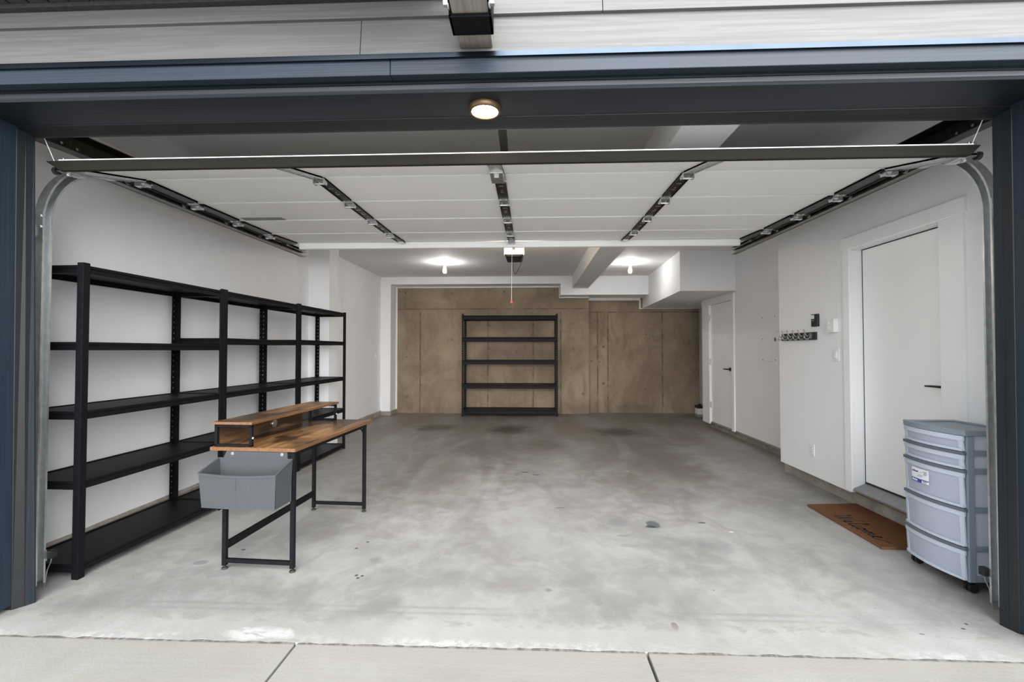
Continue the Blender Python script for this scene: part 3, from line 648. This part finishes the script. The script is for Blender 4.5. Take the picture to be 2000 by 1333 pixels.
su = []
labs = ['black steel five-level shelving unit nearest the garage opening, left wall', 'black steel five-level shelving unit in the middle of the left wall row', 'black steel five-level shelving unit farthest from the opening, left wall row']
LV = [[1.820, 1.370, .966, .562, .088], [1.822, 1.425, .966, .556, .080], [1.824, 1.438, .966, .545, .070]]
DS = [.43, .43, .41]
for i in range(3):
    pp = p0 + U*(i*(LS+.004))
    r_ = thing('shelving_unit', labs[i], 'shelving', tuple(pp), RZ, 'black shelving along the left wall', world=False)
    shelf_unit(r_, LS, DS[i], 1.835, LV[i], 0, 1)
    su.append(r_)
# little wire hook left hanging from the top shelf of the first unit
obj('hook', MB().tube([(-.40, .33, 1.775), (-.40, .33, 1.757), (-.398, .335, 1.75), (-.392, .345, 1.75), (-.39, .35, 1.757), (-.39, .35, 1.772)], .003, 6), M['black'], su[0], off=(0, 0, 0), smooth=True)
bs = thing('shelving_unit', 'wide black steel five-level shelving unit against the tan concrete back wall', 'shelving', (-1.375, 9.10, 0), R(90)+R(.3), None, world=False)
bs.rotation_euler = (0, 0, -R(90)+R(.6))
shelf_unit(bs, 1.925, .41, 2.055, [2.027, 1.590, 1.128, .640, .135], 2, 2, .085)
# (local y runs along +x of the room after the turn: front faces the opening)

# ------------------------------------------------------------------ desk with hutch and felt bin
DR = -R(3.1)
dk = thing('writing_desk', 'rustic brown desk on black steel legs with raised monitor shelf', 'desk', (-1.405, 2.685, 0), DR, world=False)
# local: x 0 = right leg line, -X left; y 0 = near leg line, +y away
DW, DL = .456, 1.020
def part(n, m, mt, p=dk, **kw): return obj(n, m, M[mt], p, off=(0, 0, 0), **kw)
def leg(x, y):
    l = part('leg', MB().box(x-.0125, x+.0125, y-.0125, y+.0125, .022, .714), 'black', bevel=.002)
    part('foot', MB().lathe([(.004, .022), (.004, .012), (.016, .010), (.019, .003), (.017, 0)], (x, y, 0), 16), 'rubber', l, smooth=True)
leg(-.0125, 0); leg(-DW+.0125, 0); leg(-.0125, DL); leg(-DW+.0125, DL)
part('foot_rail', MB().box(-DW+.025, -.025, -.009, .009, .040, .064), 'black'); part('foot_rail', MB().box(-DW+.025, -.025, DL-.009, DL+.009, .050, .074), 'black')
part('stretcher', MB().box(-DW+.004, -DW+.02, .0125, DL-.0125, .115, .160), 'black')
part('apron_rail', MB().box(-DW+.025, -.025, -.0125, .0125, .690, .714), 'black'); part('apron_rail', MB().box(-DW+.025, -.025, DL-.0125, DL+.0125, .690, .714), 'black')
part('side_rail', MB().box(-.025, 0, .0125, DL-.0125, .692, .714), 'black'); part('side_rail', MB().box(-DW, -DW+.025, .0125, DL-.0125, .692, .714), 'black')
for x in (-.0125, -DW+.0125):
    pts = [(x, DL-.012, .60)] + [(x, DL-.012-.10*(1-math.cos(th)), .60+.095*math.sin(th)) for th in [i*math.pi/12 for i in range(1, 7)]]
    part('corner_brace', MB().tube(pts, .006, 6), 'black', smooth=True)
tb = MB().box(-.528, .012, -.025, 1.115, .716, .737)
top = part('desk_top', tb, 'wood', bevel=.0015)
part('edge_band', MB().box(-.529, .013, -.0265, -.0245, .7165, .7365).box(.0115, .0135, -.026, 1.116, .7165, .7365), 'woode', top)
# raised shelf
hu = part('monitor_shelf', MB().box(-.520, -.268, -.018, 1.085, .872, .888), 'wood', bevel=.0015)
part('edge_band', MB().box(-.521, -.267, -.0195, -.0175, .8725, .8875).box(-.2685, -.2665, -.019, 1.086, .8725, .8875), 'woode', hu)
part('back_panel', MB().box(-.512, -.500, .015, .93, .745, .868), 'wood')
gp = part('shelf_grommet', MB().cyl((-.500, .56, .788), (-.495, .56, .788), .032, 24).cyl((-.4955, .56, .788), (-.493, .56, .788), .026, 24), 'chrome', smooth=True)
for y in (.0, 1.06):
    m = MB().box(-.515, -.497, y-.009, y+.009, .738, .872).box(-.292, -.274, y-.009, y+.009, .738, .872).box(-.515, -.274, y-.009, y+.009, .854, .872).box(-.515, -.274, y-.009, y+.009, .738, .752)
    sf = part('shelf_frame', m, 'black', bevel=.001)
    part('screw', MB().cyl((-.274, y, .79), (-.271, y, .79), .006, 8), 'plate', sf)
# grey felt bin hung from the near end rail
fb = thing('felt_bin', 'grey felt storage bin hanging from the near end of the desk', 'bin', (-1.405, 2.685, .42), DR, world=False)
def fp(n, m, mt, p=fb, **kw):
    m.v = [(v[0], v[1], v[2]-.42) for v in m.v]; return obj(n, m, M[mt], p, off=(0, 0, 0), **kw)
yb, yf = -.020, -.185; xl, xr = -.470, -.006; zb = .425; zr, zf = .672, .622
T = .006
m = MB()
m.hull8([(xl+.012, yf+.012, zb), (xr-.012, yf+.012, zb), (xr-.012, yb, zb), (xl+.012, yb, zb), (xl+.010, yf+.012, zb+T), (xr-.010, yf+.012, zb+T), (xr-.010, yb, zb+T), (xl+.010, yb, zb+T)])
n = 10
for q in range(n):      # front panel bellies slightly
    u0, u1 = q/n, (q+1)/n
    def fx(u, z): return xl + (xr-xl)*u if z > .5 else xl+.012 + (xr-xl-.024)*u
    def fy(u): return yf - .010*math.sin(math.pi*u)
    def fz(u): return zf - .008*math.sin(math.pi*u)
    m.hull8([(fx(u0, 0), fy(u0)+.012, zb), (fx(u1, 0), fy(u1)+.012, zb), (fx(u1, 0), fy(u1)+.012+T, zb), (fx(u0, 0), fy(u0)+.012+T, zb),
             (fx(u0, 1), fy(u0), fz(u0)), (fx(u1, 1), fy(u1), fz(u1)), (fx(u1, 1), fy(u1)+T, fz(u1)), (fx(u0, 1), fy(u0)+T, fz(u0))])
for s_, x0, x1 in ((1, xl, xl+.012), (-1, xr, xr-.012)):
    m.hull8([(x1, yf+.012, zb), (x1+s_*T, yf+.012, zb), (x1+s_*T, yb, zb), (x1, yb, zb), (x0, yf, zf), (x0+s_*T, yf, zf), (x0+s_*T, yb, zr), (x0, yb, zr)])
m.box(xl+.006, xr-.006, yb-T, yb, zb, zr)
body = fp('bin_body', m, 'felt')
hm = MB()
for q in range(n):
    u0, u1 = q/n, (q+1)/n
    a0 = Vector((xl+(xr-xl)*u0, yf-.010*math.sin(math.pi*u0)-.002, zf-.008*math.sin(math.pi*u0))); a1 = Vector((xl+(xr-xl)*u1, yf-.010*math.sin(math.pi*u1)-.002, zf-.008*math.sin(math.pi*u1)))
    hm.hull8([a0+Vector((0, 0, -.012)), a1+Vector((0, 0, -.012)), a1+Vector((0, .010, -.012)), a0+Vector((0, .010, -.012)), a0+Vector((0, 0, .002)), a1+Vector((0, 0, .002)), a1+Vector((0, .010, .002)), a0+Vector((0, .010, .002))])
for x in (xl, xr): hm.tube([(x, yf, zf+.001), (x, (yf+yb)/2, (zf+zr)/2+.003), (x, yb-.003, zr+.001)], .005, 6)
hm.tube([(xl, yb-.003, zr), (xr, yb-.003, zr)], .004, 6)
hm.hull8([((xl+xr)/2-.0012, yf+.0005, zb+.01), ((xl+xr)/2+.0012, yf+.0005, zb+.01), ((xl+xr)/2+.0012, yf+.006, zb+.01), ((xl+xr)/2-.0012, yf+.006, zb+.01), ((xl+xr)/2-.0012, yf-.0112, zf-.018), ((xl+xr)/2+.0012, yf-.0112, zf-.018), ((xl+xr)/2+.0012, yf-.006, zf-.018), ((xl+xr)/2-.0012, yf-.006, zf-.018)])
fp('hem', hm, 'felt', smooth=True)
fl = fp('hanging_flap', MB().hull8([(xl+.02, -.022, .66), (xr-.03, -.022, .66), (xr-.03, -.0150, .66), (xl+.02, -.0150, .66), (xl+.045, -.0205, .714), (xr-.035, -.0205, .714), (xr-.035, -.0145, .714), (xl+.045, -.0145, .714)]), 'felt')
for x in (xl+.085, xr-.065): fp('eyelet', MB().cyl((x, -.020, .700), (x, -.024, .700), .010, 16).cyl((x, -.0235, .700), (x, -.0245, .700), .004, 10), 'chrome', fl, smooth=True)

# ------------------------------------------------------------------ five-drawer cart
ct = thing('drawer_cart', 'blue-grey plastic cart of five frosted drawers on black casters', 'drawer cart', (2.53, 2.79, 0))
CX, CX1, CY0, CY1 = 2.375, 2.672, 2.588, 2.992
def bow(y): u = (y-(CY0+CY1)/2)/((CY1-CY0)/2); return .034*(1-u*u)
def strip(d0, d1, y0, y1, z0, z1, n=12, k0=1., k1=1., z0m=0, taper=0):
    # curved slab: outer face follows the bow
    rings = []
    for i in range(n+1):
        y = y0 + (y1-y0)*i/n; bo = bow(y)
        rings.append([(CX-bo*k0-d1+taper, y, z0), (CX-bo*k0-d1, y, z1), (CX-bo*k1-d0, y, z1), (CX-bo*k1-d0+taper, y, z0)])
    return rings
lid = [(CX-bow(CY0+(CY1-CY0)*i/14)-.012, CY0-.004+(CY1-CY0+.008)*i/14) for i in range(15)]
lid = lid + [(CX1, CY1+.004), (CX1, CY0-.004)]
L_ = obj('lid', MB().prism(lid, 'z', .852, .874), M['cartf'], ct, bevel=.004)
rim = MB()
inn = [(CX-bow(CY0+(CY1-CY0)*i/14)+.022, CY0+.03+(CY1-CY0-.06)*i/14) for i in range(15)] + [(CX1-.03, CY1-.03), (CX1-.03, CY0+.03)]
for i in range(17):
    j = (i+1) % 17
    a0, a1, b0, b1 = lid[i], lid[j], inn[i], inn[j]
    rim.hull8([(a0[0], a0[1], .872), (a1[0], a1[1], .872), (b1[0], b1[1], .872), (b0[0], b0[1], .872), (a0[0], a0[1], .882), (a1[0], a1[1], .882), (b1[0], b1[1], .880), (b0[0], b0[1], .880)])
obj('lid_rim', rim, M['cartf'], L_)
zs = [(.770, .865), (.672, .762), (.462, .664), (.252, .454), (.070, .244)]
fr = MB()
for y0, y1 in ((CY0, CY0+.028), (CY1-.028, CY1)):
    fr.box(CX+.002, CX+.040, y0, y1, .060, .852)
    fr.box(CX1-.035, CX1, y0, y1, .060, .852)
for z in (.764, .666, .456, .246, .060):
    for y0, y1 in ((CY0+.002, CY0+.020), (CY1-.020, CY1-.002)): fr.box(CX+.03, CX1-.02, y0, y1, z-.022 if z > .1 else z, z+.008 if z > .1 else z+.035)
    fr.box(CX+.012, CX1, CY0+.01, CY1-.01, z-.004 if z > .1 else z+.0, z+.004 if z > .1 else z+.012)
fr.box(CX1-.012, CX1-.004, CY0+.02, CY1-.02, .07, .85)
obj('frame', fr, M['cartf'], ct, bevel=.004)
for y0 in (CY0+.012, CY1-.016): obj('side_panel', MB().box(CX+.036, CX1-.03, y0, y0+.004, .08, .85), M['frim'], ct)
for i, (z0, z1) in enumerate(zs):
    m = MB().sweep(strip(.004, .010, CY0+.014, CY1-.014, z0, z1-.016, 14, taper=.010))
    m.sweep([[(CX-bow(y)*.0+.03, y, z0+.004), (CX-bow(y)*.0+.03, y, z1-.03), (CX+.032, y, z1-.03), (CX+.032, y, z0+.004)] for y in (CY0+.04, CY1-.04)])
    m.box(CX+.01, CX1-.05, CY0+.038, CY0+.041, z0+.004, z1-.025).box(CX+.01, CX1-.05, CY1-.041, CY1-.038, z0+.004, z1-.025).box(CX+.0, CX1-.05, CY0+.04, CY1-.04, z0+.002, z0+.005)
    dr = obj('drawer', m, M['frost'], ct, smooth=True)
    obj('drawer_rim', MB().sweep(strip(.004, .014, CY0+.006, CY1-.006, z1-.040, z1-.014, 14)).sweep(strip(.004, .012, CY0+.010, CY0+.030, z0, z1-.03, 3, taper=.008)).sweep(strip(.004, .012, CY1-.030, CY1-.010, z0, z1-.03, 3, taper=.008)).sweep(strip(.003, .011, CY0+.012, CY1-.012, z0-.002, z0+.012, 14, taper=0)), M['frim'], dr, smooth=True)
    if i: obj('drawer_lip', MB().sweep(strip(-.006, .019, CY0+.002, CY1-.002, z1-.014, z1+.003, 14)), M['cartd'], dr, bevel=.003)
    if i == 2:
        rings = []
        ya, yb_ = 2.905, 2.775
        def lab(y0, y1, z0, z1, d): return MB().sweep([[(CX-bow(y)-d+.004*0, y, z0), (CX-bow(y)-d, y, z1), (CX-bow(y)-d+.001, y, z1), (CX-bow(y)-d+.001, y, z0)] for y in [y0+(y1-y0)*q/6 for q in range(7)]])
        lb = obj('paper_label', lab(ya, yb_, .530, .612, .0125), M['labelw'], dr, label='white and blue paper label')
        obj('blue_band', lab(ya, ya-.080, .530, .550, .0133), M['labelb'], dr)
        obj('blue_band', lab(ya-.080, yb_, .546, .551, .0133), M['labelb'], dr)
        # print on the label: short maker line, small lines, pale word on the band
        pr = MB()
        for q in range(9):
            yy = ya-.006-q*.0054
            hgt = (.013, .008, .012, .012, .008, .008, .008, .011, .012)[q]
            pr.box(CX-bow(yy)-.0146, CX-bow(yy)-.0136, yy-.0042, yy-.0026, .588, .588+hgt*.8).box(CX-bow(yy)-.0146, CX-bow(yy)-.0136, yy-.0042, yy, .588, .590)
        obj('print', pr, M['ink'], dr, kind='stuff')
        pr = MB()
        for (yy, zz, ln) in ((ya-.072, .592, .014), (ya-.094, .600, .026), (ya-.096, .594, .024), (ya-.098, .587, .022), (ya-.098, .581, .018), (ya-.060, .573, .03), (ya-.05, .566, .034), (ya-.092, .541, .024), (ya-.092, .536, .026)):
            pr.box(CX-bow(yy-ln/2)-.0150, CX-bow(yy-ln/2)-.0136, yy-ln, yy, zz, zz+.0025)
        obj('print', pr, M['greyink'], dr, kind='stuff')
        pr = MB()
        for q in range(8):
            yy = ya-.008-q*.0052; pr.box(CX-bow(yy)-.0150, CX-bow(yy)-.0138, yy-.0036, yy, .535, .5425 + (.003 if q in (0, 1, 4) else 0))
        obj('print', pr, M['labelw'], dr, kind='stuff')
for (x, y) in ((CX+.035, CY0+.03), (CX+.035, CY1-.03), (CX1-.04, CY0+.03), (CX1-.04, CY1-.03)):
    c_ = obj('caster', MB().cyl((x, y-.020, .024), (x, y-.006, .024), .024, 18).cyl((x, y+.006, .024), (x, y+.020, .024), .024, 18).box(x-.012, x+.02, y-.006, y+.006, .02, .05).cyl((x+.008, y, .045), (x+.008, y, .064), .009, 10), M['plast'], ct, smooth=True)

# ------------------------------------------------------------------ coir mat with script lettering
mt = thing('door_mat', 'brown coir door mat lettered Welcome, below the white side door', 'mat', (2.56, 3.57, 0))
obj('mat_body', MB().hull8([(2.325, 3.14, .001), (2.778, 3.14, .001), (2.778, 4.03, .001), (2.345, 3.99, .001), (2.327, 3.142, .016), (2.776, 3.142, .016), (2.776, 4.028, .016), (2.347, 3.988, .016)]), M['coir'], mt, bevel=.003)
# strokes in (u right, v up); u runs towards -Y, v towards +X, as read facing the door
W_ = [
 [(0, .78), (.06, .92), (.12, .80), (.10, .35), (.14, .04), (.22, .12), (.32, .55), (.38, .80), (.36, .40), (.40, .05), (.50, .15), (.60, .55), (.68, .98), (.76, 1.05)],
 [(.66, .12), (.78, .20), (.84, .34), (.78, .42), (.72, .30), (.74, .10), (.82, .02), (.92, .10), (1.02, .40), (1.10, .85), (1.06, .98), (1.02, .80), (1.03, .20), (1.10, .02), (1.20, .12)],
 [(1.36, .36), (1.28, .40), (1.22, .22), (1.26, .04), (1.36, .04), (1.44, .14)],
 [(1.58, .38), (1.50, .34), (1.48, .14), (1.54, .02), (1.64, .08), (1.66, .28), (1.58, .38), (1.70, .30), (1.78, .36)],
 [(1.78, .36), (1.82, .02), (1.86, .28), (1.94, .38), (1.98, .28), (1.98, .02), (2.03, .28), (2.11, .38), (2.15, .26), (2.15, .06), (2.22, .04), (2.30, .16)],
 [(2.30, .16), (2.42, .24), (2.46, .36), (2.40, .42), (2.34, .28), (2.36, .08), (2.46, .0), (2.60, .08), (2.78, .26), (3.0, .30)],
 [(1.05, .70), (1.3, .74), (1.7, .72), (1.95, .66)]]
wm = MB()
def smoothpts(p):
    out = []
    P_ = [Vector((*q, 0)) for q in p]
    for i in range(len(P_)-1):
        a, b_, c_, d_ = P_[max(i-1, 0)], P_[i], P_[i+1], P_[min(i+2, len(P_)-1)]
        for s_ in range(5):
            t_ = s_/5
            out.append(.5*((2*b_) + (c_-a)*t_ + (2*a-5*b_+4*c_-d_)*t_*t_ + (3*b_-a-3*c_+d_)*t_**3))
    return out + [P_[-1]]
for st in W_[:6]:
    pts = smoothpts(st); lw = .0050
    for i in range(len(pts)-1):
        a, b_ = pts[i], pts[i+1]; dd = (b_-a)
        if dd.length < 1e-6: continue
        pa = Vector((2.385 + a.y*.150, 3.735 - a.x*.178, .0155)); pb = Vector((2.385 + b_.y*.150, 3.735 - b_.x*.178, .0155))
        dv = (pb-pa).normalized(); nn = Vector((-dv.y, dv.x, 0))*lw; pa -= dv*.002; pb += dv*.002
        wm.hull8([pa-nn, pb-nn, pb+nn, pa+nn, pa-nn+Vector((0, 0, .0015)), pb-nn+Vector((0, 0, .0015)), pb+nn+Vector((0, 0, .0015)), pa+nn+Vector((0, 0, .0015))])
obj('lettering', wm, M['ink'], mt, kind='stuff')

# ------------------------------------------------------------------ fittings on the right wall
hk = thing('hook_rail', 'black wall rail with six chrome double coat hooks', 'hook rail', (2.70, 4.68, 1.46))
obj('backing_board', MB().box(2.684, 2.70, 4.395, 4.975, 1.422, 1.496), M['plast'], hk, bevel=.002)
h0 = None
for i in range(6):
    y = 4.475 + i*.094
    if h0 is None:
        m = MB().box(2.678, 2.686, y-.012, y+.012, 1.435, 1.486)
        m.tube([(2.68, y, 1.466), (2.655, y, 1.458), (2.635, y, 1.480), (2.625, y, 1.515), (2.618, y, 1.522)], [.006, .006, .0055, .005, .006], 8)
        m.tube([(2.68, y, 1.450), (2.662, y, 1.432), (2.642, y, 1.430), (2.630, y, 1.446), (2.628, y, 1.458)], [.006, .006, .0055, .005, .006], 8)
        h0 = obj('coat_hook', m, M['chrome'], hk, smooth=True); by = y
    else:
        h_ = h0.copy(); COL.objects.link(h_); h_.location = (0, y-by, 0)
kc = thing('door_control', 'black garage door wall control with small white display above the hooks', 'wall control', (2.70, 4.405, 1.60))
obj('body', MB().box(2.678, 2.70, 4.358, 4.452, 1.546, 1.664), M['plast'], kc, bevel=.003)
obj('display', MB().box(2.6765, 2.679, 4.402, 4.446, 1.620, 1.656), M['labelw'], kc); obj('button', MB().box(2.6765, 2.679, 4.405, 4.440, 1.600, 1.607), M['greyink'], kc)
tb_ = thing('alarm_keypad', 'white raised box with two buttons beside the side door casing', 'wall box', (2.70, 4.15, 1.54))
obj('body', MB().box(2.660, 2.70, 4.100, 4.200, 1.482, 1.600), M['plate'], tb_, bevel=.004)
for z in (1.565, 1.525): obj('button', MB().cyl((2.66, 4.165, z), (2.657, 4.165, z), .009, 14), M['trimw'], tb_)
def plate(name, x, y, z, w_, h_, label, cat, kind, group=None, sx=-1):
    t = thing(name, label, cat, (x, y, z), 0, group)
    obj('cover_plate', MB().box(x, x+sx*.007, y-w_/2, y+w_/2, z-h_/2, z+h_/2), M['plate'], t, bevel=.002)
    if kind == 'rocker': obj('rocker', MB().hull8([(x+sx*.006, y-.017, z-.034), (x+sx*.006, y+.017, z-.034), (x+sx*.006, y+.017, z+.034), (x+sx*.006, y-.017, z+.034), (x+sx*.013, y-.016, z-.033), (x+sx*.013, y+.016, z-.033), (x+sx*.009, y+.016, z+.033), (x+sx*.009, y-.016, z+.033)]), M['trimw'], t)
    elif kind == 'outlet':
        for dz in (.02, -.02):
            s_ = obj('socket', MB().box(x+sx*.006, x+sx*.009, y-.016, y+.016, z+dz-.014, z+dz+.014), M['trimw'], t, bevel=.001)
            obj('slot', MB().box(x+sx*.0085, x+sx*.0095, y-.008, y-.005, z+dz-.005, z+dz+.006).box(x+sx*.0085, x+sx*.0095, y+.005, y+.008, z+dz-.005, z+dz+.006), M['ink'], s_)
    return t
plate('light_switch', 2.70, 4.128, 1.283, .075, .115, 'white rocker light switch left of the side door casing, below the white box', 'switch', 'rocker')
plate('power_outlet', 2.70, 4.495, .370, .072, .112, 'white power outlet low on the right wall, below the hooks', 'outlet', 'outlet')
plate('wall_sensor_plate', 3.07, 5.815, 2.14, .07, .12, 'blank white plate high on the set-back wall, above the breaker panel', 'wall plate', 'blank')
plate('light_switch', -3.05, 8.87, 1.22, .075, .115, 'white light switch on the left wall near the back corner', 'switch', 'rocker', sx=1)
bp = thing('breaker_panel', 'flush white breaker panel cover on the set-back right wall', 'electrical panel', (3.07, 5.97, 1.47))
obj('cover', MB().box(3.062, 3.07, 5.785, 6.165, 1.115, 1.820), M['wall'], bp, bevel=.002)
obj('panel_door', MB().box(3.055, 3.063, 5.87, 6.10, 1.18, 1.77), M['wall'], bp, bevel=.003)
for (y, z) in ((6.13, 1.75), (6.13, 1.47), (6.13, 1.20), (5.82, 1.75), (5.82, 1.20)): obj('screw', MB().cyl((3.062, y, z), (3.059, y, z), .008, 10), M['galvd'], bp)
obj('latch', MB().box(3.050, 3.056, 5.80, 5.82, 1.44, 1.48), M['galvd'], bp)
# small device tucked round the far corner by the foundation wall
dv = thing('floor_box', 'small black and white box on the floor behind the far door corner', 'box', (3.40, 9.30, 0))
obj('body', MB().box(3.33, 3.52, 9.22, 9.38, .045, .165), M['plate'], dv, bevel=.006)
obj('cap', MB().box(3.325, 3.525, 9.215, 9.385, .165, .225).cyl((3.40, 9.30, .225), (3.40, 9.30, .25), .03, 14), M['plast'], dv, bevel=.006)
obj('base', MB().box(3.325, 3.525, 9.215, 9.385, 0, .045), M['sticker'], dv)
struct('trim_17', MB().box(3.56, 3.60, 9.66, 9.75, 0, 2.216), M['pvc'])
